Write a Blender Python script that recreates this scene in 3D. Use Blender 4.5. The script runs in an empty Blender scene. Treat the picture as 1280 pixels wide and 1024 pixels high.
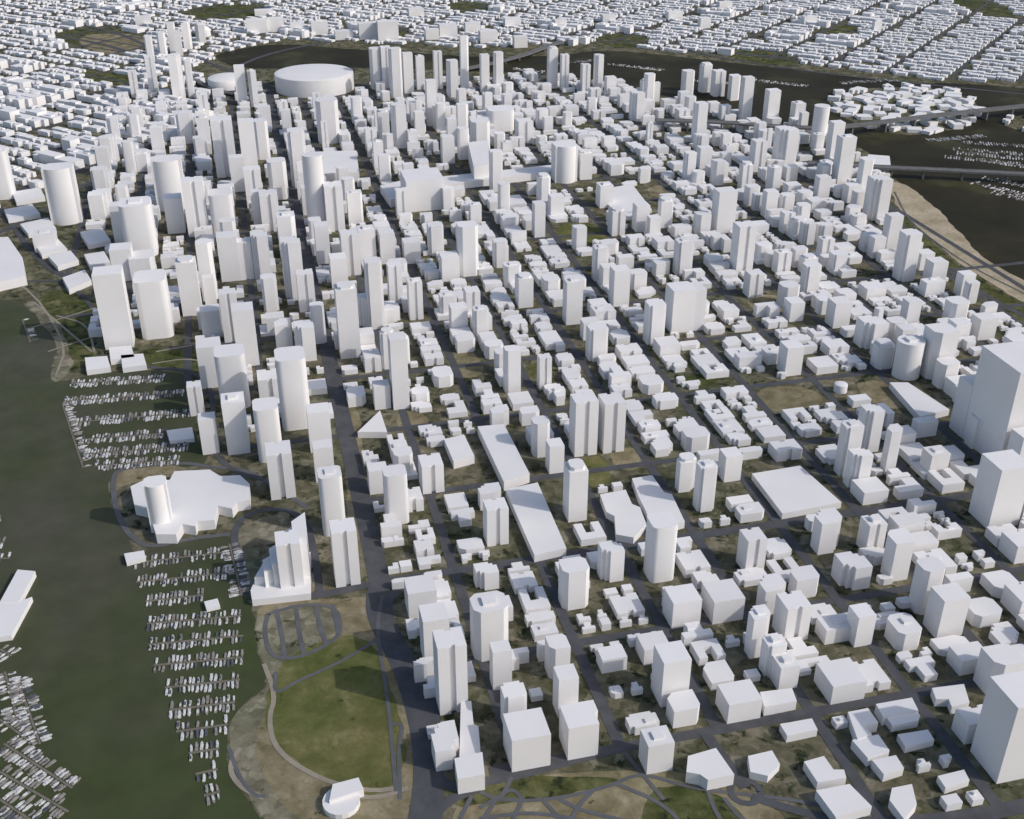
import bpy, math, random
from mathutils import Vector
random.seed(7)
rnd=random.random; uni=random.uniform
H=816.0; F=1417.0; TH=math.radians(29.2); CS,SN=math.cos(TH),math.sin(TH)
# --- ground survey: photograph coordinate -> metres on the plane z=h (x = right, y = away)
def G(u,v,h=0.0):
    dx=u-640.; dy=v-512.
    f=F*CS-dy*SN; d=F*SN+dy*CS
    k=(H-h)/d
    return (dx*k,f*k)
def depth(x,y,z=0): return y*CS+(H-z)*SN
def P(x,y,z=0):
    dp=depth(x,y,z); up=y*SN-(H-z)*CS
    return (640+F*x/dp,512-F*up/dp)
A=math.radians(13.65); SX,SY=-math.sin(A),math.cos(A); TX,TY=math.cos(A),math.sin(A)
OX,OY=G(475,728)
def ST(s,t): return (OX+s*SX+t*TX, OY+s*SY+t*TY)
def poly(px,h=0): return [G(u,v,h) for u,v in px]
def inside(x,y,pl):
    c=False;n=len(pl);j=n-1
    for i in range(n):
        xi,yi=pl[i];xj,yj=pl[j]
        if (yi>y)!=(yj>y) and x<(xj-xi)*(y-yi)/(yj-yi)+xi: c=not c
        j=i
    return c
# ---------------- materials
def mat(name,rough=0.8,spec=0.2):
    m=bpy.data.materials.new(name); m.use_nodes=True
    nt=m.node_tree; b=nt.nodes['Principled BSDF']
    b.inputs['Roughness'].default_value=rough
    b.inputs['Specular IOR Level'].default_value=spec
    return m,nt,b
def ramp(nt,fac,stops):
    r=nt.nodes.new('ShaderNodeValToRGB'); e=r.color_ramp.elements
    e[0].position=stops[0][0]; e[0].color=(*stops[0][1],1)
    e[1].position=stops[-1][0]; e[1].color=(*stops[-1][1],1)
    for p,c in stops[1:-1]:
        x=e.new(p); x.color=(*c,1)
    nt.links.new(fac,r.inputs[0]); return r.outputs[0]
def noise(nt,scale,detail=6,rough=.6,vec=None,out='Fac',dist=0):
    n=nt.nodes.new('ShaderNodeTexNoise'); n.inputs['Scale'].default_value=scale
    n.inputs['Detail'].default_value=detail; n.inputs['Roughness'].default_value=rough; n.inputs['Distortion'].default_value=dist
    if vec is None:
        g=nt.nodes.new('ShaderNodeNewGeometry'); vec=g.outputs['Position']
    nt.links.new(vec,n.inputs['Vector']); return n.outputs[out]
def mixc(nt,fac,a,b,bt='MIX'):
    m=nt.nodes.new('ShaderNodeMix'); m.data_type='RGBA'; m.blend_type=bt
    if isinstance(fac,(int,float)): m.inputs[0].default_value=fac
    else: nt.links.new(fac,m.inputs[0])
    nt.links.new(a,m.inputs[6]); nt.links.new(b,m.inputs[7]); return m.outputs[2]
def nmat(name,scale,stops,rough=.9,spec=.1,detail=6,scale2=None,stops2=None,bt='MULTIPLY'):
    m,nt,b=mat(name,rough,spec)
    c=ramp(nt,noise(nt,scale,detail),stops)
    if scale2: c=mixc(nt,1.0,c,ramp(nt,noise(nt,scale2,4),stops2),bt)
    nt.links.new(c,b.inputs['Base Color']); return m
def clumps(nt,c,scale,lo,hi,dark):
    """scatter dark tree-canopy patches over a colour"""
    f=ramp(nt,noise(nt,scale,5,.65,dist=.4),[(lo,W3(0)),(hi,W3(1))])
    rgb=nt.nodes.new('ShaderNodeRGB'); rgb.outputs[0].default_value=(*dark,1)
    return mixc(nt,f,c,rgb.outputs[0])
W3=lambda a:(a,a,a)
M_b=[]
for i,c in enumerate([(.78,.765,.76),(.745,.732,.73),(.81,.795,.79)]):
    m,nt,b=mat('white_render_%d'%i,.8,.08)
    c1=ramp(nt,noise(nt,.02,3),[(.3,tuple(x*.95 for x in c)),(.7,c)])
    nt.links.new(c1,b.inputs['Base Color']); M_b.append(m)
def groundmat(name,stops,tree=(.58,.66),vm=.35,tint=((.80,.88,.68),(1.25,1.18,1.05))):
    m,nt,b=mat(name,.95,.04)
    n1=noise(nt,.028,9,.72,dist=.3); n2=noise(nt,.005,4,.6)
    g=nt.nodes.new('ShaderNodeNewGeometry')
    nz=noise(nt,.05,3,.6,out='Color')
    va=nt.nodes.new('ShaderNodeVectorMath'); va.operation='SCALE'; va.inputs[3].default_value=26; nt.links.new(nz,va.inputs[0])
    vb=nt.nodes.new('ShaderNodeVectorMath'); vb.operation='ADD'; nt.links.new(va.outputs[0],vb.inputs[0]); nt.links.new(g.outputs['Position'],vb.inputs[1])
    vo=nt.nodes.new('ShaderNodeTexVoronoi'); vo.inputs['Scale'].default_value=.075; nt.links.new(vb.outputs[0],vo.inputs['Vector'])
    sp=nt.nodes.new('ShaderNodeSeparateColor'); nt.links.new(vo.outputs['Color'],sp.inputs[0])
    c=mixc(nt,vm,ramp(nt,n1,stops),ramp(nt,sp.outputs[0],[(i/3,s[1]) for i,s in enumerate(stops)]))
    c=mixc(nt,1.0,c,ramp(nt,n2,[(.35,tint[0]),(.65,tint[1])]),'MULTIPLY')
    c=clumps(nt,c,.045,tree[0],tree[1],(.026,.034,.018))
    nt.links.new(c,b.inputs['Base Color']); return m
M_ground=groundmat('city_ground',[(.30,(.042,.048,.026)),(.45,(.085,.084,.056)),(.56,(.155,.142,.108)),(.70,(.31,.285,.24))],(.55,.64),.35,((.85,.90,.76),(1.2,1.14,1.05)))
M_dry=groundmat('dry_ground',[(.28,(.10,.092,.050)),(.45,(.18,.155,.10)),(.58,(.27,.235,.16)),(.72,(.42,.375,.29))],(.62,.70),.15,((.92,.95,.85),(1.1,1.05,1.0)))
M_grass=groundmat('park_grass',[(.28,(.070,.080,.030)),(.45,(.108,.115,.046)),(.56,(.150,.146,.068)),(.70,(.25,.225,.13))],(.62,.74),.07,((.88,.96,.78),(1.12,1.05,.98)))
M_dkgrass=groundmat('dark_grass',[(.28,(.034,.044,.018)),(.45,(.068,.076,.032)),(.58,(.13,.128,.068)),(.72,(.25,.225,.15))],(.53,.62),.15,((.8,.9,.7),(1.2,1.12,1.0)))  # dark green lawn colour with more tree-canopy patches
M_sand=nmat('beach_sand',.02,[(.3,(.30,.25,.165)),(.5,(.44,.37,.26)),(.7,(.55,.475,.36))],scale2=.15,stops2=[(.3,W3(.75)),(.7,W3(1.05))])
M_shore=groundmat('shore_rocks',[(.28,(.06,.06,.045)),(.45,(.145,.135,.11)),(.58,(.23,.21,.18)),(.72,(.42,.40,.36))],(.60,.68),.3)
M_road=nmat('asphalt',.05,[(.3,(.072,.075,.082)),(.7,(.108,.110,.118))],spec=.05)
M_path=nmat('path_paving',.05,[(.3,(.10,.103,.11)),(.7,(.14,.142,.15))])
M_lpath=nmat('gravel_path',.05,[(.3,(.24,.215,.17)),(.7,(.34,.30,.24))])
M_water=nmat('harbour_water',.0022,[(.36,(.056,.076,.028)),(.5,(.064,.074,.038)),(.64,(.082,.082,.060))],rough=.6,spec=.06,scale2=.025,stops2=[(.3,W3(.84)),(.7,W3(1.10))])
M_fc=nmat('creek_water',.005,[(.3,(.020,.018,.010)),(.55,(.036,.031,.017)),(.72,(.075,.074,.034))],rough=.6,spec=.06)
M_dock=nmat('dock_planks',.2,[(.3,(.14,.125,.10)),(.7,(.22,.20,.17))])
M_boat=[nmat('boat_hull_white',.3,[(.3,W3(.42)),(.7,W3(.72))]),nmat('boat_hull_grey',.3,[(.3,(.18,.165,.15)),(.7,(.36,.34,.32))]),nmat('boat_cover_dark',.3,[(.3,(.06,.07,.09)),(.7,(.14,.15,.17))])]
M_conc=nmat('bridge_concrete',.05,[(.3,W3(.13)),(.7,W3(.19))])
col=bpy.context.scene.collection
def mk(name,vs,fs,mats,mi=None,smooth=False):
    me=bpy.data.meshes.new(name); me.from_pydata(vs,[],fs)
    for x in (mats if isinstance(mats,list) else [mats]): me.materials.append(x)
    if mi: me.polygons.foreach_set('material_index',mi)
    me.update()
    if smooth:
        me.polygons.foreach_set('use_smooth',[True]*len(me.polygons)); me.set_sharp_from_angle(angle=math.radians(32))
    ob=bpy.data.objects.new(name,me); col.objects.link(ob); return ob
# ---------------- surfaces
def sheet(name,px,z,m,world=False,sm=2):
    pl=px if world else poly(px)
    for _ in range(sm):
        q=[]
        for i in range(len(pl)):
            a=pl[i];b2=pl[(i+1)%len(pl)]
            q+= [(a[0]*.75+b2[0]*.25,a[1]*.75+b2[1]*.25),(a[0]*.25+b2[0]*.75,a[1]*.25+b2[1]*.75)]
        pl=q
    # subdivide long edges and add natural wobble so that shores and lawns are not ruler-straight
    q=[]
    for i in range(len(pl)):
        a=pl[i];b2=pl[(i+1)%len(pl)];l=math.hypot(b2[0]-a[0],b2[1]-a[1]);n=max(1,min(40,int(l/14)))
        for j in range(n): q.append((a[0]+(b2[0]-a[0])*j/n,a[1]+(b2[1]-a[1])*j/n))
    pl=[(x+2.2*math.sin(x*.071+y*.043)+1.4*math.sin(x*.21-y*.13),y+2.2*math.cos(x*.053-y*.067)+1.4*math.cos(x*.17+y*.19)) for x,y in q]
    mk(name,[(x,y,z) for x,y in pl],[tuple(range(len(pl)))],m); return pl
mk('ground',[(-30000,-8000,0),(30000,-8000,0),(30000,45000,0),(-30000,45000,0)],[(0,1,2,3)],M_ground)
harb_px=[(-900,330),(-300,352),(0,374),(25,375),(45,395),(68,420),(74,440),(62,468),(75,478),(120,466),(200,462),(235,468),(250,500),(242,545),(264,578),(225,584),(135,592),(140,640),(160,672),(165,690),(185,688),(235,672),(288,668),(300,700),(306,740),(318,762),(318,820),(336,850),(290,895),(278,935),(296,985),(335,1030),(380,1090),(400,1300),(-1500,1300)]
harb=sheet('water',harb_px,.10,M_water,sm=1)
sheet('shore',[(318,760),(322,800),(322,825),(338,850),(292,895),(280,935),(298,985),(338,1032),(400,1100),(430,1100),(370,1015),(330,975),(318,930),(340,880),(370,845),(345,800)],.185,M_shore)
sheet('shore',[(62,470),(72,480),(84,468),(92,455),(84,440),(80,418),(62,395),(45,378),(30,376),(45,395),(68,422),(72,442)],.17,M_shore)
fc_px=[(262,72),(290,62),(350,54),(440,62),(520,66),(600,72),(690,70),(760,62),(860,72),(960,84),(1050,92),(1120,104),(1200,104),(1300,112),(1700,120),(2300,330),(1700,450),(1280,362),(1235,335),(1205,305),(1180,270),(1150,250),(1120,228),(1112,205),(1075,185),(1040,168),(960,150),(900,140),(850,125),(800,112),(740,98),(660,92),(560,88),(450,84),(380,86),(300,86)]
fc=sheet('water',fc_px,.10,M_fc,sm=1)
isl_px=[(1030,128),(1060,112),(1120,108),(1180,112),(1215,124),(1228,142),(1205,160),(1150,170),(1100,166),(1060,152)]
isl=sheet('ground',isl_px,.2,M_ground,sm=1)
kits_px=[(1235,150),(1330,138),(1600,150),(1600,210),(1330,182)]
kits=sheet('ground',kits_px,.2,M_ground,sm=1)
parks=[]
def park(name,px,m,z=.16,ex=True,sm=2):
    q=sheet(name,px,z,m,sm=sm)
    if ex: parks.append(q)
park('beach',[(1108,224),(1135,232),(1165,255),(1190,280),(1212,305),(1240,332),(1295,358),(1500,430),(1500,470),(1290,385),(1230,350),(1190,322),(1150,285),(1122,262)],M_sand,.22)
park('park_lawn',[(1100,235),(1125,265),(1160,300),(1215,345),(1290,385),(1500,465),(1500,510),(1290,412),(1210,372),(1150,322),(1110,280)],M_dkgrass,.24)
park('park_ground',[(318,752),(400,750),(478,742),(492,800),(520,870),(528,930),(522,1040),(500,1150),(380,1150),(345,1030),(300,985),(284,935),(296,893),(340,850),(324,818)],M_dry,.18)
park('park_lawn',[(340,835),(400,800),(462,790),(485,840),(500,900),(508,960),(480,1000),(430,990),(385,968),(345,930),(328,890)],M_grass,.20)
park('car_park',[(335,768),(350,756),(420,756),(428,790),(380,812),(345,828),(330,800)],M_shore,.21)
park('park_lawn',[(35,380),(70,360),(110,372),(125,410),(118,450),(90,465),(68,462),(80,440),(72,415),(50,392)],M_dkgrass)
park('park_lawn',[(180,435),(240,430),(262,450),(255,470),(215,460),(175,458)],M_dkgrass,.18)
park('dry_ground',[(140,590),(200,583),(235,582),(240,592),(160,602),(140,620)],M_dry)
park('park_ground',[(580,985),(720,962),(860,965),(940,985),(1000,1035),(1040,1150),(560,1150),(560,1020)],M_dry)
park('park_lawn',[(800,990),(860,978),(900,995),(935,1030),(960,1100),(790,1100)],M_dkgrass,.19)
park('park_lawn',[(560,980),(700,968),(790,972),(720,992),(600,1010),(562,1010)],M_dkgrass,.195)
park('park_lawn',[(718,576),(752,568),(768,602),(728,612)],M_grass)
park('dry_ground',[(758,566),(800,558),(815,582),(775,590)],M_dry,.18)
park('dry_ground',[(935,488),(1010,480),(1040,505),(965,520)],M_dry)
park('dry_ground',[(1062,480),(1110,474),(1150,510),(1095,512)],M_dry)
park('dry_ground',[(556,440),(592,436),(610,470),(568,475)],M_dry)
park('park_lawn',[(690,282),(745,278),(765,300),(705,306)],M_grass)
park('park_lawn',[(795,428),(815,426),(830,450),(805,454)],M_dkgrass)
park('park_lawn',[(930,368),(975,368),(988,390),(940,394)],M_dry)
park('park_lawn',[(650,458),(690,450),(705,466),(660,476)],M_dkgrass,.18)
park('dry_ground',[(495,515),(530,512),(538,540),(500,540)],M_dry)
park('park_lawn',[(855,470),(890,465),(900,480),(865,486)],M_dkgrass)
park('park_lawn',[(740,560),(752,555),(760,566),(745,570)],M_grass,.19)
park('park_lawn',[(1230,590),(1275,582),(1300,600),(1250,612)],M_dkgrass)
park('dry_ground',[(805,235),(835,232),(845,245),(815,248)],M_dry)
park('dry_ground',[(425,505),(445,505),(455,560),(470,700),(445,700),(430,600)],M_dry,.18)
park('park_ground',[(290,655),(380,640),(400,690),(405,745),(318,752),(300,700)],M_shore,.19,False)
for q in [[(60,42),(140,30),(190,50),(120,62),(70,55)],[(225,10),(330,4),(345,22),(240,28)],[(100,88),(160,92),(170,105),(120,108)],[(560,3),(620,5),(610,16),(560,14)],[(900,66),(960,62),(1010,80),(940,82)],[(1010,40),(1060,30),(1080,36),(1030,48)],[(740,45),(800,42),(815,58),(760,60)],[(1180,0),(1240,0),(1280,25),(1230,22)],[(450,40),(500,34),(520,44),(470,50)]]:
    park('park_lawn',q,M_dkgrass)
park('dry_ground',[(85,45),(170,40),(200,60),(130,72)],M_dry,.20)
# ---------------- roads
rz=[.30]
def strip(name,pts,w,m,z=None):
    if z is None:
        rz[0]+=.004; z=rz[0]
    n=len(pts); vs=[];fs=[]
    for i,(x,y) in enumerate(pts):
        a=pts[max(i-1,0)];b2=pts[min(i+1,n-1)]
        dx=b2[0]-a[0];dy=b2[1]-a[1];l=math.hypot(dx,dy) or 1
        nx,ny=-dy/l,dx/l
        vs+=[(x+nx*w/2,y+ny*w/2,z),(x-nx*w/2,y-ny*w/2,z)]
        if i: k=2*i; fs.append((k-2,k-1,k+1,k))
    return mk(name,vs,fs,m)
def smooth(pl,n=2):
    for _ in range(n):
        q=[pl[0]]
        for i in range(len(pl)-1):
            a=pl[i];b2=pl[i+1]
            q+=[(a[0]*.75+b2[0]*.25,a[1]*.75+b2[1]*.25),(a[0]*.25+b2[0]*.75,a[1]*.25+b2[1]*.75)]
        q.append(pl[-1]); pl=q
    return pl
def road(px,w,m=None,name='road'): strip(name,smooth(poly(px)),w,m or M_road)
S=[-465,-310,-155,0,173,346,519,692,865,1038,1211,1384,1520,1650,1785,1920,2050,2180,2310,2440]
T=[-440,-330,-220,-110,0,88,190,290,390,500,610,720,830,940,1050,1160,1260]
for s in S:
    if s<-400: t0,t1=(440,1500)
    elif s<0: t0,t1=(60,1500)
    elif s<346: t0,t1=(0,1400)
    else: t0,t1=(-440,1400)
    if s>700: t1=1230
    if s==346: t0=-150
    if s==519: t0=-200
    if s==692: t0=-260
    if s>2000: t1=900
    strip('road',[ST(s,t) for t in (t0,t1)],12 if s else 15,M_road)
for t in T:
    s0,s1=-310,2450
    if t<0: s0= {-110:346,-220:560,-330:700,-440:1000}[t]
    if t==0: s0=0
    if t>350: s0=-470
    if t>900: s1=1900
    strip('road',[ST(s0,t),ST(s1,t)],24 if t==0 else 12,M_road)
road([(475,728),(470,760),(482,790),(505,830),(522,880),(533,930),(535,990),(520,1060),(480,1200)],26)
road([(545,720),(500,735),(480,755),(492,790),(515,830),(540,880),(548,940),(545,1020),(540,1120)],12)
road([(318,752),(400,745),(475,728)],12)
road([(590,985),(560,985),(540,960),(520,900)],10)
road([(600,985),(560,1000),(535,1030)],10)
road([(590,980),(640,972),(700,955),(760,940)],10)
road([(400,745),(395,700),(385,655),(360,635),(310,640),(290,665),(300,700),(306,745)],9)
road([(288,668),(235,674),(185,686),(160,668),(145,640),(140,600),(150,585),(235,578),(262,585),(300,585),(330,600),(385,635)],7,M_path,'path')
for q in [[(345,762),(352,790),(356,822)],[(370,760),(374,790),(380,820)],[(395,758),(400,785),(408,806)],[(415,756),(420,775),(424,795)],[(335,768),(330,790),(338,822),(372,824),(410,806),(428,790),(420,757),(375,756),(335,768)]]:
    road(q,5,M_path,'path')
for q in [[(330,830),(345,870),(335,900),(345,940),(400,975),(460,990),(500,985)],[(300,935),(285,960),(300,985),(330,998)],[(420,990),(470,1000),(510,985)]]:
    road(q,5,M_lpath,'path')
for q in [[(345,840),(342,870),(375,850),(400,840),(440,820),(470,800)],[(486,905),(505,905),(498,930),(500,1000)],[(286,935),(300,975),(318,995),(332,996)],[(478,745),(470,790),(485,870),(495,990)],
  [(600,990),(620,1000),(680,1002),(760,985),(800,965),(860,985),(920,992),(990,1000),(1040,1010)],[(600,1010),(622,998),(640,985),(655,1000),(640,1024)],[(620,1000),(605,1024)],[(680,1002),(700,1024),(720,1060)],[(740,990),(720,1010),(700,1060)],[(780,940),(800,965),(830,1000)],
  [(880,975),(895,1020),(930,1060)],[(640,972),(625,1000)],[(700,1000),(730,1015),(800,1030)],[(905,998),(930,1030),(980,1040)],[(600,1024),(660,1015),(720,1024)],[(770,980),(830,1005),(860,1040)],[(590,995),(575,1024)]]:
    road(q,4,M_path,'path')
cx,cy=G(932,990)
strip('roundabout',[(cx+14*math.cos(a*.3927),cy+14*math.sin(a*.3927)) for a in range(17)],6,M_road)
road([(880,915),(905,950),(932,985)],12); road([(940,996),(980,1010),(1060,1030),(1200,1020),(1300,1000)],9)
road([(1100,232),(1115,268),(1150,310),(1215,360),(1290,402),(1600,540)],12)
road([(1118,240),(1135,275),(1165,300),(1215,335),(1290,372)],4,M_path,'path')
road([(0,352),(40,352),(80,350),(120,385),(135,440),(180,460),(235,462),(262,480),(268,520),(262,560),(290,590),(330,600)],8)
for q in [[(-60,330),(30,350),(85,430),(70,470)],[(45,380),(115,440)],[(40,410),(120,385)],[(190,455),(235,448),(262,455)],[(195,440),(240,432)],[(60,440),(120,420)],[(70,395),(110,405),(118,440)]]: road(q,4,M_lpath,'path')
for q,w in [([(-50,260),(60,230),(160,190),(262,170),(268,130),(262,105),(235,85),(150,40),(90,30)],18),([(262,105),(320,70),(420,50),(520,45),(600,52),(700,48),(800,20)],18),([(262,110),(180,70),(100,48),(0,40)],20),([(340,110),(290,90),(240,70),(180,40),(120,10)],14),([(-20,300),(60,262),(130,215),(260,200)],14),([(0,260),(50,330),(90,350)],12),([(-50,130),(60,100),(160,70)],12),([(600,52),(640,40),(720,30),(860,10)],14),([(830,60),(960,82),(1060,96),(1280,118)],14),([(700,48),(860,60),(1000,75),(1130,70),(1280,85)],16)]:
    road(q,w)
EX,EY=-.848,.530; QX,QY=.530,.848
def EQ(e,q): return (e*EX+q*QX, e*EY+q*QY)
subs=poly([(-500,140),(-100,120),(150,110),(262,75),(350,50),(600,60),(760,55),(960,78),(1120,98),(1320,106),(1500,110),(1600,-60),(640,-90),(-500,-40)])
east=poly([(-500,340),(-100,290),(0,270),(60,230),(255,170),(262,110),(245,80),(100,95),(-100,110),(-500,130)])
def clipstreet(f,lo,hi,w,regs,step=60):
    cur=[]
    a=lo
    while a<=hi:
        p=f(a)
        if any(inside(p[0],p[1],r) for r in regs): cur.append(p)
        else:
            if len(cur)>1: strip('road',[cur[0],cur[-1]],w,M_road)
            cur=[]
        a+=step
    if len(cur)>1: strip('road',[cur[0],cur[-1]],w,M_road)
QS=list(range(-200,8200,98)); ES=list(range(-4200,7500,190))
for q in QS: clipstreet(lambda a:EQ(a,q),-4500,7500,11,[subs,east])
for e in ES: clipstreet(lambda a:EQ(e,a),-500,8200,13,[subs,east])
# ---------------- buildings
occ=[]
def prism(vs,fs,pts,z0,z1):
    k=len(vs);n=len(pts)
    vs+=[(x,y,z0) for x,y in pts]+[(x,y,z1) for x,y in pts]
    for i in range(n):
        j=(i+1)%n; fs.append((k+i,k+j,k+n+j,k+n+i))
    fs.append(tuple(range(k+n,k+2*n)))
def rot(pts,cx,cy,ang):
    c,s=math.cos(ang),math.sin(ang); return [(cx+x*c-y*s,cy+x*s+y*c) for x,y in pts]
def foot(a,b,kind):
    x,y=a/2,b/2
    if kind=='box': return [(-x,-y),(x,-y),(x,y),(-x,y)]
    if kind=='oct':
        c=min(x,y)*.4; return [(-x+c,-y),(x-c,-y),(x,-y+c),(x,y-c),(x-c,y),(-x+c,y),(-x,y-c),(-x,-y+c)]
    if kind=='cyl': return [(x*math.cos(i*math.pi/14),y*math.sin(i*math.pi/14)) for i in range(28)]
    if kind=='rbox':
        r=min(x,y)*.42; q=[]
        for sx,sy,a0 in ((1,1,0),(-1,1,90),(-1,-1,180),(1,-1,270)):
            for j in range(5):
                t=math.radians(a0+j*22.5); q.append((sx*(x-r)+r*math.cos(t),sy*(y-r)+r*math.sin(t)))
        return q
    if kind=='bow':
        return [(-x,-y*.6)]+[(x*math.sin(t),-y*.6-y*.4*(math.cos(t)-.58)/.42) for t in (-.95,-.7,-.45,-.15,.15,.45,.7,.95)]+[(x,-y*.6),(x,y*.7),(x*.6,y),(-x*.6,y),(-x,y*.7)]
    if kind=='not':
        c=x*.3;d=y*.3; return [(-x+c,-y),(x-c,-y),(x-c,-y+d),(x,-y+d),(x,y-d),(x-c,y-d),(x-c,y),(-x+c,y),(-x+c,y-d),(-x,y-d),(-x,-y+d),(-x+c,-y+d)]
    if kind=='h':
        c=x*.2;d=y*.25; return [(-x,-y),(-c,-y),(-c,-y+d),(c,-y+d),(c,-y),(x,-y),(x,y),(c,y),(c,y-d),(-c,y-d),(-c,y),(-x,y)]
    if kind=='saw':
        c=x*.34;d=y*.34; return [(-x,-y+2*d),(-x+c,-y+2*d),(-x+c,-y+d),(-x+2*c,-y+d),(-x+2*c,-y),(x,-y),(x,y-2*d),(x-c,y-2*d),(x-c,y-d),(x-2*c,y-d),(x-2*c,y),(-x,y)]
    if kind=='L': return [(-x,-y),(x,-y),(x,0),(0,0),(0,y),(-x,y)]
    if kind=='U': return [(-x,-y),(x,-y),(x,y),(x*.35,y),(x*.35,-y*.2),(-x*.35,-y*.2),(-x*.35,y),(-x,y)]
    if kind=='cut': return [(-x,-y),(x*.5,-y),(x,-y*.5),(x,y),(-x*.7,y),(-x,y*.6)]
    if kind=='T': return [(-x,-y),(x,-y),(x,-y*.2),(x*.5,-y*.2),(x*.5,y),(-x*.5,y),(-x*.5,-y*.2),(-x,-y*.2)]
def flip(p):
    r=random.randrange(4)
    if r==1: return [(-x,y) for x,y in reversed(p)]
    if r==2: return [(x,-y) for x,y in reversed(p)]
    if r==3: return [(-x,-y) for x,y in p]
    return p
GA=A
def building(name,cx,cy,a,b,h,kind,ang=GA,extra=True,reg=True,podium=True):
    vs=[];fs=[]
    base=foot(a,b,kind)
    if kind in('L','U','cut','T','saw'): base=flip(base)
    prism(vs,fs,rot(base,cx,cy,ang),-1,h)
    if extra and h>28:
        r=rnd()
        if r<.14: prism(vs,fs,rot(foot(a*.4,b*.4,'box'),cx,cy,ang),h-1,h+uni(2,4))
        elif r<.2: prism(vs,fs,rot(foot(a*.75,b*.8,'oct'),cx,cy,ang),h-1,h+uni(3,5))
        if podium and rnd()<.3:
            ox=uni(-.25,.25)*a; oy=uni(-.25,.25)*b
            p=rot([(ox,oy)],cx,cy,ang)[0]
            prism(vs,fs,rot(foot(a*1.35,b*1.4,'box'),p[0],p[1],ang),-1,uni(5,9))
    elif extra and rnd()<.12:
        ox=uni(-.2,.2)*a; oy=uni(-.2,.2)*b
        p=rot([(ox,oy)],cx,cy,ang)[0]
        prism(vs,fs,rot(foot(a*.3,b*.25,'box'),p[0],p[1],ang),h-1,h+uni(1.5,3))
    ob=mk(name,vs,fs,random.choice(M_b),smooth=kind in('cyl','bow','rbox'))
    if reg: occ.append((cx,cy,max(a,b)*.5))
    return ob
KD={'b':['box','not','h','cut','saw','oct','box'],'c':['rbox','bow','oct','rbox','cut','cyl'],'o':['oct'],'B':['box'],'C':['cyl'],'h':['h']}
def tower(u,vt,vb,w,k='b',d=None,name=None):
    x0,y0=G(u,vb); pm=F/depth(x0,y0)
    wm=w/pm
    kind=random.choice(KD[k])
    a=wm/(1.05 if kind in('cyl','oct','bow','rbox') else 1.17); b=a*(d or uni(.85,1.1))
    y=y0+b*.5; x=x0*(y/y0)
    dy=vt-512.; f=F*CS-dy*SN; dn=F*SN+dy*CS
    h=H-y*dn/f
    h=max(h,6)
    building(name or ('office_tower' if h>95 else 'apartment_tower' if h>28 else 'apartment_block'),x,y,a,b,h,kind,extra=h>28,podium=False)
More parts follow.
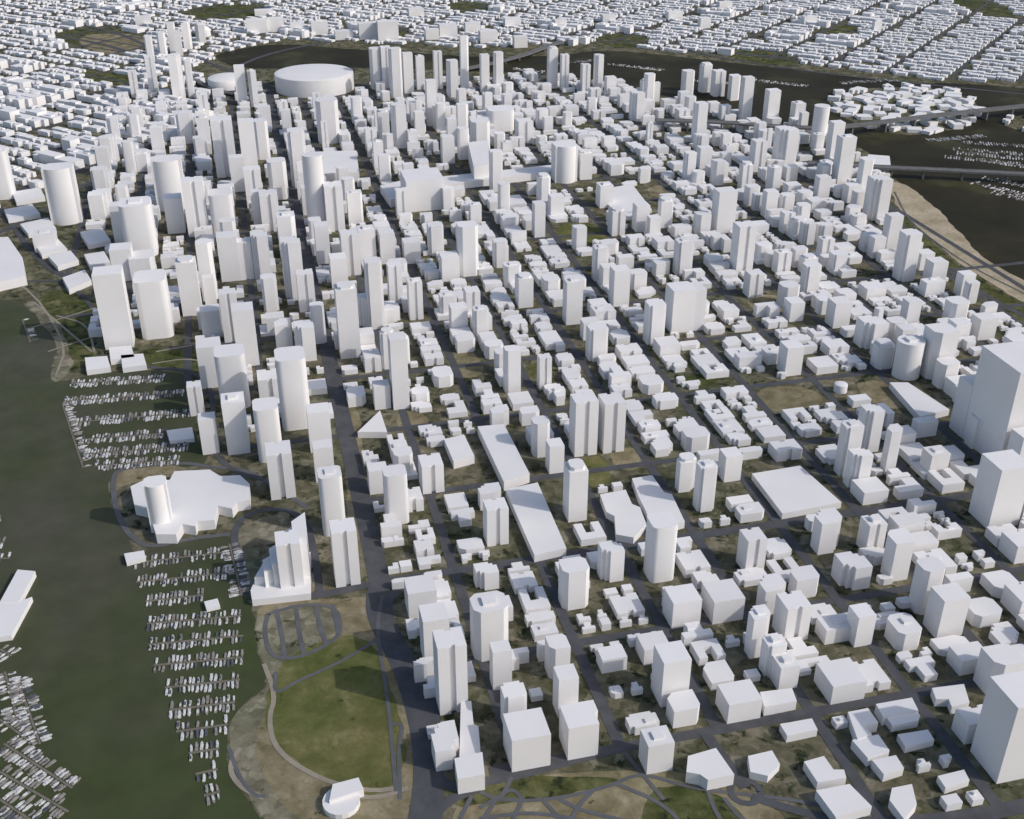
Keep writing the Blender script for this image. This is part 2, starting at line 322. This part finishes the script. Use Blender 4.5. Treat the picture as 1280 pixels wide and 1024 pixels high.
TW=[(8,187,250,26,'c'),(86,208,282,38,'c'),(152,338,436,40,'B'),(200,345,424,40,'c'),(158,308,352,30),(180,252,322,40,'c'),(155,255,305,22),(217,198,265,38,'c'),(250,224,296,30),(222,245,292,25),(282,240,296,30,'c'),(285,148,222,30,'b'),(316,150,232,22),(182,318,352,34),(242,325,395,28),(264,302,376,22),(290,293,352,28,'B'),(330,292,352,24),(362,268,322,26,'b'),(370,300,376,28),(398,193,288,26,'c'),(376,162,235,24),(412,124,180,28,'o'),(438,358,448,30),(471,325,412,24),(501,420,512,24,'B'),(486,414,462,20),(312,383,458,30,'B'),(292,364,428,24),(357,402,442,24),(384,405,452,28),(268,428,485,34),(296,438,512,38,'c'),(372,442,538,38,'c'),(300,497,568,32,'B'),(340,505,578,32,'c'),(402,510,565,32),(355,560,624,36,'h'),(407,555,602,28),(419,590,670,30,'c'),(435,657,733,36,'h'),(497,588,656,30,'c'),(205,602,668,28,'c'),(540,575,617,32),(267,385,422,28),(340,468,502,34),(248,480,520,20),(265,520,568,24),
(565,797,892,42,'h'),(545,765,832,38,'b'),(527,730,772,42,'B'),(612,752,826,46,'c'),(642,862,912,34),(626,808,862,28),(706,840,896,30,'b'),(696,802,850,30),(722,893,948,46,'B'),(658,905,962,58,'B'),(818,920,966,40,'B'),(835,815,882,42,'b'),(822,650,728,34,'c'),(762,683,728,32),(716,706,762,36),(718,583,652,28,'B'),(620,630,682,32),(728,497,570,34,'h'),(762,498,566,32,'h'),(675,525,572,22),(693,553,592,22),(878,580,640,26,'b'),(855,573,615,28),(910,565,602,26),(1081,510,566,26),(1055,530,596,28),(1068,565,612,28),(1108,535,592,22),(1238,575,660,50,'B'),(1250,445,582,84,'B'),(1205,475,546,34),(1165,410,475,36,'b'),(1130,425,476,36,'c'),(1100,430,462,24),(1218,520,562,26),(1250,860,975,74,'B'),(1240,818,872,46),(1150,705,768,32),(1115,670,726,34),(1085,650,692,28),(1175,740,797,42,'b'),(985,750,802,38),(1070,763,808,28),(942,765,822,30,'b'),(962,800,846,30),(977,825,862,30),(936,668,716,30,'b'),(1028,645,692,38),(1060,700,738,40),(850,742,784,44,'B'),(900,738,778,48,'B'),(960,728,768,38),(920,865,902,52,'B'),(1045,840,878,54,'B'),(1120,890,912,50),
(847,358,416,34,'B'),(862,358,414,30,'B'),(816,378,432,26),(745,408,452,28),(715,350,406,24),(736,400,425,24),(773,335,383,24),(749,308,352,20),(640,435,492,22),(680,445,487,18),(601,385,427,22),(925,280,342,26),(902,237,292,28),(852,300,345,24),(585,280,346,26),(562,318,352,26),(673,253,297,16),(679,220,256,16),(620,188,240,18),(529,218,264,56,'B'),(978,160,212,26),(1021,132,186,20,'c'),(1050,170,232,22),(1076,198,250,18),(1092,222,277,26,'b'),(1040,152,202,18),(995,128,157,16),(962,112,155,18),(930,96,151,15),(916,94,126,15),(896,88,121,16),(880,80,116,16),(858,88,122,15),(872,128,182,17),(810,92,131,13),(795,115,152,18),(747,68,116,12),(731,80,117,12),(705,68,113,11),(690,60,111,13),(623,65,116,13),(606,68,117,12),(581,45,112,12),(566,75,122,15),(548,64,112,12),(540,100,158,14),(496,60,122,16),(484,58,112,14),(511,66,117,14),(526,70,112,12),(471,60,112,14),(500,130,186,20),(304,82,132,15),(319,88,134,12),(225,68,124,18),(240,75,122,10),(193,70,116,13),(170,88,122,11),(236,28,62,12,'c'),(218,28,66,11,'c'),(205,40,72,11,'c'),(252,30,54,14),(190,45,82,11),(225,38,70,10),
(983,355,385,24),(1110,268,318,20),(1128,290,352,26),(1165,325,360,24),(1190,375,410,26),(1210,352,380,18),(1085,400,438,34),(1045,375,410,26),(1010,330,368,24),(990,375,402,22),(985,430,470,26),(1225,395,425,28),(1262,420,450,30),(940,340,372,22),(960,238,272,18),(1000,255,290,18),(1025,220,252,18),(945,175,215,18),(965,208,240,16),(930,205,238,16),(895,200,232,16),(860,190,228,16),(830,250,285,20),(800,255,290,20),(770,262,295,20),(755,230,260,20),(705,180,230,30,'c'),(730,190,225,18),(655,345,385,22),(625,300,335,20),(640,330,360,22),(545,280,320,22),(515,300,330,24),(520,350,400,20),(495,330,380,20),(485,290,330,22),(460,285,330,24),(440,290,345,26),(420,230,290,26),(445,240,280,22),(425,320,360,24),(405,280,330,20),(340,240,290,26),(350,200,250,24),(320,210,260,24),(300,195,240,20),(330,150,200,18),(600,150,190,24,'c'),(625,135,165,34,'c'),(655,150,180,22),(235,140,180,24),(210,215,255,22),(130,210,250,22),(140,170,205,22),(60,290,315,30),(180,190,215,22),(130,240,275,30),(265,345,385,16),(310,300,350,20),(385,340,390,24),(400,380,430,20),(340,345,390,22),(460,370,410,24),(1270,540,600,34),(560,170,205,18)]
def flat(name,px,h,extra=True):
    pl=poly(px,h)
    ar=sum(pl[i][0]*pl[(i+1)%len(pl)][1]-pl[(i+1)%len(pl)][0]*pl[i][1] for i in range(len(pl)))
    if ar<0: pl.reverse()
    vs=[];fs=[]; prism(vs,fs,pl,-1,h)
    ob=mk(name,vs,fs,M_b[0]); flats.append(pl)
    return ob
flats=[]
flat('supermarket',[(632,612),(672,603),(708,685),(668,694)],11)
flat('market_hall',[(597,533),(630,530),(662,592),(630,603)],14)
flat('school_building',[(750,618),(782,612),(790,630),(800,634),(808,655),(792,672),(770,668),(768,645),(758,640)],10)
flat('school_building',[(790,598),(815,594),(830,615),(840,618),(856,652),(815,664),(808,640),(798,620)],10)
flat('community_centre',[(940,592),(1000,582),(1052,628),(978,642)],9)
flat('hotel_podium',[(163,608),(180,600),(212,600),(218,589),(262,587),(275,595),(300,594),(312,605),(312,625),(296,628),(290,636),(272,632),(268,650),(246,652),(244,658),(228,655),(220,668),(195,668),(185,636),(168,632)],14)
flat('parking_structure',[(1112,478),(1135,478),(1187,512),(1150,521)],10)
flat('retail_building',[(555,549),(580,543),(593,570),(567,577)],12)
flat('triangular_building',[(447,540),(475,513),(484,540)],10)
# terraced landmark by the park: stepped wings, one object
tvs=[];tfs=[]
for px,h in [([(313,738),(330,700),(388,690),(388,742),(315,750)],9),([(318,722),(330,702),(352,692),(352,718)],20),([(328,700),(350,688),(352,706),(330,716)],30),([(336,686),(356,674),(360,700),(340,706)],40),([(350,668),(368,656),(374,690),(354,694)],48),([(364,652),(381,640),(384,680),(368,684)],55)]:
    pl=poly(px,h); ar=sum(pl[i][0]*pl[(i+1)%len(pl)][1]-pl[(i+1)%len(pl)][0]*pl[i][1] for i in range(len(pl)))
    if ar<0: pl.reverse()
    prism(tvs,tfs,pl,-1,h); flats.append(pl)
mk('terraced_building',tvs,tfs,M_b[0])
flat('convention_centre',[(-60,300),(10,296),(28,322),(32,345),(-20,357),(-60,357)],18)
for pl in [[(25,280),(60,272),(70,285),(35,292)],[(40,300),(68,294),(84,311),(52,318)],[(60,320),(88,313),(98,325),(72,333)],[(5,262),(40,255),(50,267),(10,274)],[(78,347),(106,337),(114,350),(86,362)],[(100,290),(128,285),(138,300),(110,306)],[(15,240),(50,234),(56,246),(20,252)],[(105,318),(130,314),(138,328),(112,332)]]:
    flat('low_rise_building',pl,10)
flat('floating_shed',[(0,752),(22,712),(44,714),(24,752)],8); flat('floating_shed',[(-20,752),(24,752),(40,746),(14,794),(-25,800)],7)
flat('dock_office',[(155,692),(180,688),(182,697),(158,703)],6); flat('dock_office',[(208,538),(240,534),(243,548),(212,551)],6); flat('dock_office',[(255,752),(272,748),(275,757),(258,761)],5)
cx,cy=G(427,1006)
vs=[];fs=[]; prism(vs,fs,[(cx+17*math.cos(i*.349),cy+17*math.sin(i*.349)) for i in range(18)],-1,6); prism(vs,fs,rot([(-14,-2),(18,2),(16,17),(-8,16)],cx+3,cy+2,.3),-1,10); mk('rowing_clubhouse',vs,fs,M_b[0]); occ.append((cx,cy,20))
flat('long_apartment_block',[(576,878),(589,876),(592,905),(598,908),(602,955),(574,958)],13); flat('apartment_block',[(568,948),(603,940),(606,968),(572,974)],20)
flat('elevated_arena_podium',[(384,190),(445,188),(449,215),(390,218)],22)
flat('library_building',[(475,232),(500,226),(520,240),(488,250)],18)
flat('civic_building',[(585,178),(610,175),(612,205),(592,208)],45)
flat('long_office_block',[(540,222),(700,205),(706,212),(545,232)],16)
flat('open_plaza_building',[(744,238),(790,230),(815,262),(770,266)],8)
flat('warehouse',[(1085,193),(1112,195),(1114,212),(1088,210)],14)
for pl,h in [([(860,945),(895,935),(918,968),(885,975),(875,968),(858,965)],14),([(935,945),(965,938),(975,955),(960,970),(938,965)],9),([(1060,890),(1085,885),(1098,903),(1080,908),(1090,918),(1072,924)],12),([(1065,925),(1098,918),(1112,938),(1085,948)],11),([(1090,950),(1120,944),(1130,960),(1105,968)],10),([(1005,952),(1030,945),(1042,962),(1055,962),(1058,972),(1022,978)],10),([(1020,988),(1062,980),(1090,1008),(1045,1022)],11),([(1115,985),(1140,980),(1146,1005),(1130,1024),(1112,1000)],10),([(1172,970),(1205,962),(1212,975),(1182,985)],8),([(1095,880),(1140,872),(1148,888),(1104,896)],12),([(1122,918),(1160,912),(1168,925),(1132,934)],8),([(1165,860),(1205,855),(1212,878),(1190,884),(1186,874),(1170,874)],10),([(975,905),(1015,898),(1022,912),(984,920)],9),([(950,865),(990,860),(996,876),(956,884)],12)]:
    flat('low_rise_building',pl,h)
for (u,v) in [(120,455),(165,452),(150,442)]: flat('low_rise_building',[(u-14,v-8),(u+14,v-10),(u+18,v+4),(u-12,v+8)],9)
tower(367,672,742,34,'h')
def dome(name,u,v,ra,rb,h,rise,n=48):
    x,y=G(u,v); vs=[];fs=[]
    rings=[(1,0),(1,h),(.97,h+rise*.3),(.9,h+rise*.45),(.6,h+rise*.8),(.3,h+rise*.96),(.02,h+rise)]
    for r,z in rings:
        for i in range(n):
            a=2*math.pi*i/n; vs.append((x+ra*r*math.cos(a),y+rb*r*math.sin(a),z))
    for j in range(len(rings)-1):
        for i in range(n):
            i2=(i+1)%n; fs.append((j*n+i,j*n+i2,(j+1)*n+i2,(j+1)*n+i))
    fs.append(tuple((len(rings)-1)*n+i for i in range(n)))
    mk(name,vs,fs,M_b[0],smooth=True); occ.append((x,y,max(ra,rb)+25))
dome('stadium',394,111,116,112,48,5); dome('arena',284,108,55,62,24,10); dome('science_dome',255,45,25,25,18,18)
dome('round_building',1050,489,10,10,12,2)
for t in TW: tower(*t[:4],*(t[4:] or ('b',)))
flatb=[(min(p[0] for p in f),max(p[0] for p in f),min(p[1] for p in f),max(p[1] for p in f),f) for f in flats]
def free(x,y,r,shore=12):
    for ox,oy,o in occ_near(x,y):
        if abs(ox-x)<o+r and abs(oy-y)<o+r and math.hypot(ox-x,oy-y)<(o+r)*.97: return False
    for x0,x1,y0,y1,f in flatb:
        if x0-r<x<x1+r and y0-r<y<y1+r: return False
    for pk in parks:
        if inside(x,y,pk) or inside(x+8,y-8,pk) or inside(x-8,y+8,pk): return False
    for dx,dy in ((0,0),(shore,0),(-shore,0),(0,shore),(0,-shore)):
        if inside(x+dx,y+dy,harb): return False
        if inside(x+dx,y+dy,fc): return False
    return True
grid={}
for o in occ:
    for i in range(int((o[0]-o[2])//120),int((o[0]+o[2])//120)+1):
        for j in range(int((o[1]-o[2])//120),int((o[1]+o[2])//120)+1): grid.setdefault((i,j),[]).append(o)
def occ_near(x,y):
    gx,gy=int(x//120),int(y//120); r=[]
    for i in(-1,0,1):
        for j in(-1,0,1): r+=grid.get((gx+i,gy+j),())
    return r
def zone(s,t):
    """tower prob, lo, hi, mid prob, empty prob"""
    if t<0 and s<1000: return (.04,25,50,.12,.45)
    if s>2150: return (.04,25,40,.25,.18)
    if s>1000 and t<420: return (.14,40,80,.38,.12)
    if s>1384 and t<850: return (.09,32,60,.25,.12)
    if s>1384: return (.20,32,55,.30,.10)
    if 400<s and t<200: return (.10,35,60,.28,.12)
    if t>820 and s>200: return (.24,28,44,.32,.10)
    if s>700: return (.08,30,48,.18,.12)
    if s<0: return (.02,28,40,.28,.10)
    return (.03,30,45,.20,.13)
for si in range(len(S)-1):
    for ti in range(len(T)):
        t0=T[ti]; t1=T[ti+1] if ti+1<len(T) else t0+110
        if T[ti]<0 and S[si]<340: continue
        if si==0 and T[ti]<380: continue
        s0,s1=S[si],S[si+1]
        mid=(t0+t1)/2
        hb=uni(.75,1.25); smallblk=rnd()<.25 and s0<1384
        for row in (0,1):
            ta,tb=(t0+11,mid-4) if row==0 else (mid+4,t1-11)
            s=s0+12
            while s<s1-16:
                tp,lo,hi,mp,ep=zone(s,t0)
                if smallblk: tp*=.4; mp*=.4
                r=rnd()
                if r<tp: w=uni(20,27); h=uni(lo,hi); k=random.choice(['box','not','oct','h','rbox','box','cut','saw','box'])
                elif r<tp+mp: w=uni(20,36); h=uni(15,27); k=random.choice(['box','box','L','T','h','cut','oct','saw'])
                elif r<(.55 if smallblk else .88): w=uni(15,38); h=uni(7,13)*hb; k=random.choice(['box','L','U','T','h','cut','not','saw'])
                else: w=uni(9,12); h=uni(6,9); k=random.choice(['box','T','L','cut'])
                if s+w>s1-10: w=s1-10-s
                if w<8: break
                d=(tb-ta)*uni(.70,.96)
                if k in('rbox','oct','bow') or h>28: d=min(d,w*1.15)
                if h>28: w=min(w,28)
                small = w<13 and h<10
                if small: d=uni(12,16)
                tc=ta+d/2+uni(0,(tb-ta)-d) if not small else ta+d/2+1
                sc=s+w/2
                x,y=ST(sc,tc)
                pu,pv=P(x,y)
                if rnd()>ep and -160<pu<1440 and pv<1120 and free(x,y,min(w,d)*.5):
                    nm='house' if small else 'low_rise_building' if h<15 else 'apartment_block' if h<30 else 'apartment_tower' if h<75 else 'office_tower'
                    building(nm,x,y,d,w,h,k,reg=False)
                    if small:
                        x2,y2=ST(sc,tb-7)
                        if free(x2,y2,6): building('house',x2,y2,uni(10,14),w,uni(6,9),random.choice(['box','T','L']),reg=False)
                s+=w+(uni(2.5,7) if h<28 else uni(8,16))
def mass(name,cells):
    vs=[];fs=[]
    for cx,cy,a,b,h,ang in cells: 
        prism(vs,fs,rot(foot(a,b,random.choice(['box','box','L','T','cut'])),cx,cy,ang),-1,h)
        if h>14 and rnd()<.3: prism(vs,fs,rot(foot(a*.4,b*.4,'box'),cx,cy,ang),h-1,h+3)
    if vs: mk(name,vs,fs,M_b[2])
EA=math.atan2(EY,EX)
def fill(reg,hfun,wlo,whi,name):
    cells={}
    for q in QS:
        for e in ES:
            p=EQ(e+95,q+49)
            if not inside(p[0],p[1],[(-3500,1500),(3500,1500),(3500,6200),(-3500,6200)]): continue
            comm=rnd()<.12
            for row in(0,1):
                c=e+9
                while c<e+178:
                    w=uni(wlo,whi)*(1.7 if comm else 1); d=uni(17,26) if not comm else uni(28,36)
                    if c+w>e+182: break
                    qq=q+10+d/2 if row==0 else q+88-d/2
                    x,y=EQ(c+w/2,qq)
                    if inside(x,y,reg) and rnd()>.05:
                        pu,pv=P(x,y)
                        if -60<pu<1340 and pv>-40 and free(x,y,w*.45):
                            cells.setdefault((int(x//700),int(y//700)),[]).append((x,y,w,d,hfun(comm),EA))
                    c+=w+uni(.8,2.5)
    for k,v in cells.items(): mass(name,v)
fill(subs,lambda c:uni(12,24) if c else uni(6,10),12,30,'distant_houses')
fill(east,lambda c:uni(14,28) if c else uni(7,16),18,44,'warehouse_district')
cells=[]
for _ in range(500):
    u=uni(1035,1225);v=uni(110,168);x,y=G(u,v)
    if inside(x,y,isl) and all(abs(x-c[0])+abs(y-c[1])>46 for c in cells): cells.append((x,y,uni(20,40),uni(22,48),uni(7,13),uni(0,3)))
mass('island_workshops',cells)
cells=[]
for _ in range(200):
    u=uni(1235,1330);v=uni(142,180);x,y=G(u,v)
    if inside(x,y,kits) and all(abs(x-c[0])+abs(y-c[1])>50 for c in cells): cells.append((x,y,uni(14,20),uni(20,26),uni(7,10),EA))
mass('distant_houses',cells)
for u,vt,vb,w in [(322,24,42,30),(345,22,40,24),(372,28,42,20),(400,26,44,24),(430,38,50,26),(460,28,50,26),(485,26,52,30),(560,30,48,26),(590,28,42,22),(540,36,50,20),(842,14,26,22),(880,22,36,16),(330,12,20,26),(905,2,12,20),(180,20,32,22),(520,10,22,22),(640,22,34,24),(1095,26,40,12),(610,38,54,26),(650,45,60,20),(700,24,36,18),(760,18,28,20),(1010,20,32,20)]:
    tower(u,vt,vb,w,'B',.6,'office_block')
# ---------------- bridges
def bridge(name,px,w,z):
    pl=smooth([G(u,v,z) for u,v in px],1); vs=[];fs=[]
    n=len(pl)
    for i,(x,y) in enumerate(pl):
        a=pl[max(i-1,0)];b2=pl[min(i+1,n-1)];dx=b2[0]-a[0];dy=b2[1]-a[1];l=math.hypot(dx,dy);nx,ny=-dy/l*w/2,dx/l*w/2
        vs+=[(x+nx,y+ny,z),(x-nx,y-ny,z),(x-nx,y-ny,z-3),(x+nx,y+ny,z-3)]
        if i:
            k=4*i
            for j in range(4): fs.append((k-4+j,k-4+(j+1)%4,k+(j+1)%4,k+j))
    for i in range(n-1):
        a=pl[i];b2=pl[i+1];l=math.hypot(b2[0]-a[0],b2[1]-a[1]);m=max(1,int(l/70))
        ang=math.atan2(b2[1]-a[1],b2[0]-a[0])
        for j in range(m):
            t=(j+.5)/m; x=a[0]+(b2[0]-a[0])*t;y=a[1]+(b2[1]-a[1])*t
            prism(vs,fs,rot(foot(4,w*.8,'box'),x,y,ang),-2,z-2.9)
        for sd in(1,-1):
            mx=(a[0]+b2[0])/2-math.sin(ang)*sd*(w/2-.4);my=(a[1]+b2[1])/2+math.cos(ang)*sd*(w/2-.4)
            prism(vs,fs,rot(foot(l,.6,'box'),mx,my,ang),z-.5,z+1.2)
    mk(name,vs,fs,M_conc)
bridge('concrete_bridge',[(1010,203),(1060,206),(1110,209),(1200,213),(1320,219),(1500,228)],24,22)
bridge('highway_bridge',[(820,150),(900,152),(1000,160),(1060,158),(1150,146),(1280,132),(1400,120)],26,26)
bridge('concrete_bridge',[(560,90),(640,74),(700,52),(735,42)],22,12)
bridge('viaduct',[(335,112),(300,118),(265,112),(225,88),(180,64)],16,9)
# ---------------- marinas
bv=[];bf=[];bm=[]
dv=[];df=[]
def boat(x,y,ang,L,m):
    W=L*.30
    hull=[(-L/2,-W*.42),(L*.15,-W/2),(L*.38,-W*.28),(L/2,0),(L*.38,W*.28),(L*.15,W/2),(-L/2,W*.42)]
    f0=len(bf)
    prism(bv,bf,rot(hull,x,y,ang),-.1,1.0)
    bm.extend([m]*(len(bf)-f0)); f0=len(bf)
    cab=[(-L*.28,-W*.3),(L*.08,-W*.3),(L*.2,0),(L*.08,W*.3),(-L*.28,W*.3)]
    prism(bv,bf,rot(cab,x,y,ang),.9,1.8)
    bm.extend([m if rnd()<.6 else random.choice((0,1,2))]*(len(bf)-f0))
def dockrow(u1,v1,u2,v2,both=True,L0=7,L1=12,dens=.84,step=4.2):
    a=G(u1,v1);b2=G(u2,v2);l=math.hypot(b2[0]-a[0],b2[1]-a[1]);ang=math.atan2(b2[1]-a[1],b2[0]-a[0])
    prism(dv,df,rot(foot(l,2.4,'box'),(a[0]+b2[0])/2,(a[1]+b2[1])/2,ang),0,.6)
    n=int(l/step)
    for i in range(n):
        t=(i+.5+uni(-.15,.15))/n;x=a[0]+(b2[0]-a[0])*t;y=a[1]+(b2[1]-a[1])*t
        for sd in((1,-1) if both else (1,)):
            if rnd()>dens: continue
            L=uni(L0,L1)
            boat(x-math.sin(ang)*sd*(L/2+1.8),y+math.cos(ang)*sd*(L/2+1.8),ang+sd*math.pi/2+(math.pi if rnd()<.5 else 0)+uni(-.08,.08),L,random.choices((0,1,2),(6,4,.8))[0])
def flush(name):
    global bv,bf,bm,dv,df
    if bv: mk(name,bv,bf,M_boat,bm)
    if dv: mk('marina_dock',dv,df,M_dock)
    bv=[];bf=[];bm=[];dv=[];df=[]
for r in [(88,480,205,473),(80,502,230,492),(95,528,238,516),(98,550,205,542),(104,568,236,558),(118,583,225,575)]: dockrow(*r,L1=14,dens=.9)
dockrow(78,505,104,585,False,8,14,.6); dockrow(28,400,38,428,False,8,12,.6)
flush('moored_boats')
for r in [(168,704,285,690),(170,728,290,716),(182,752,255,744),(184,780,302,770),(186,806,304,795),(192,832,304,822),(206,860,300,850),(212,888,294,878),(220,915,285,906),(236,942,274,936),(244,968,272,962),(255,995,275,990)]: dockrow(*r)
dockrow(287,680,302,745,True,8,12,.7)
flush('moored_boats')
for r in [(6,840,22,900),(22,850,50,930),(-20,650,2,645),(-20,680,6,678),(-20,700,12,698),(0,812,14,820),(5,930,90,985),(0,965,85,1015),(0,900,35,925),(0,1000,60,1040)]: dockrow(*r,dens=.78)
flush('moored_boats')
for r in [(1180,196,1280,206),(1190,186,1290,194),(1200,178,1300,184),(1215,228,1290,246),(1228,222,1300,236),(1050,104,1120,100),(1160,176,1230,170),(860,100,930,106),(940,100,1010,108),(640,86,680,90),(690,80,740,76),(760,80,830,88),(1225,200,1300,212),(1195,191,1290,200),(1240,240,1300,254)]: dockrow(*r,dens=.8,step=6.5,L0=9,L1=15)
flush('moored_boats')
# ---------------- camera, light
cam=bpy.data.cameras.new('camera'); co=bpy.data.objects.new('camera',cam); col.objects.link(co)
co.location=(0,0,H); co.rotation_euler=(math.radians(90)-TH,0,0)
cam.sensor_width=36; cam.lens=36*F/1280; cam.clip_start=5; cam.clip_end=60000
bpy.context.scene.camera=co
d=Vector((-112,40,-88)).normalized()
sl=bpy.data.lights.new('sun','SUN'); sl.energy=2.2; sl.angle=math.radians(.7); sl.color=(1,.955,.90)
so=bpy.data.objects.new('sun',sl); so.rotation_euler=d.to_track_quat('-Z','Y').to_euler(); col.objects.link(so)
w=bpy.data.worlds.new('World'); bpy.context.scene.world=w; w.use_nodes=True
nt=w.node_tree; sk=nt.nodes.new('ShaderNodeTexSky'); sk.sky_type='NISHITA'; sk.sun_disc=False
sk.sun_elevation=math.asin(-d.z); sk.sun_rotation=math.atan2(112,-40)
sk.air_density=1.0; sk.dust_density=2.2; sk.ozone_density=1.0
nt.links.new(sk.outputs[0],nt.nodes['Background'].inputs[0]); nt.nodes['Background'].inputs[1].default_value=.135
sc=bpy.context.scene; sc.view_settings.view_transform='Standard'; sc.view_settings.look='None'; sc.view_settings.exposure=0
print('objects',len(bpy.data.objects))
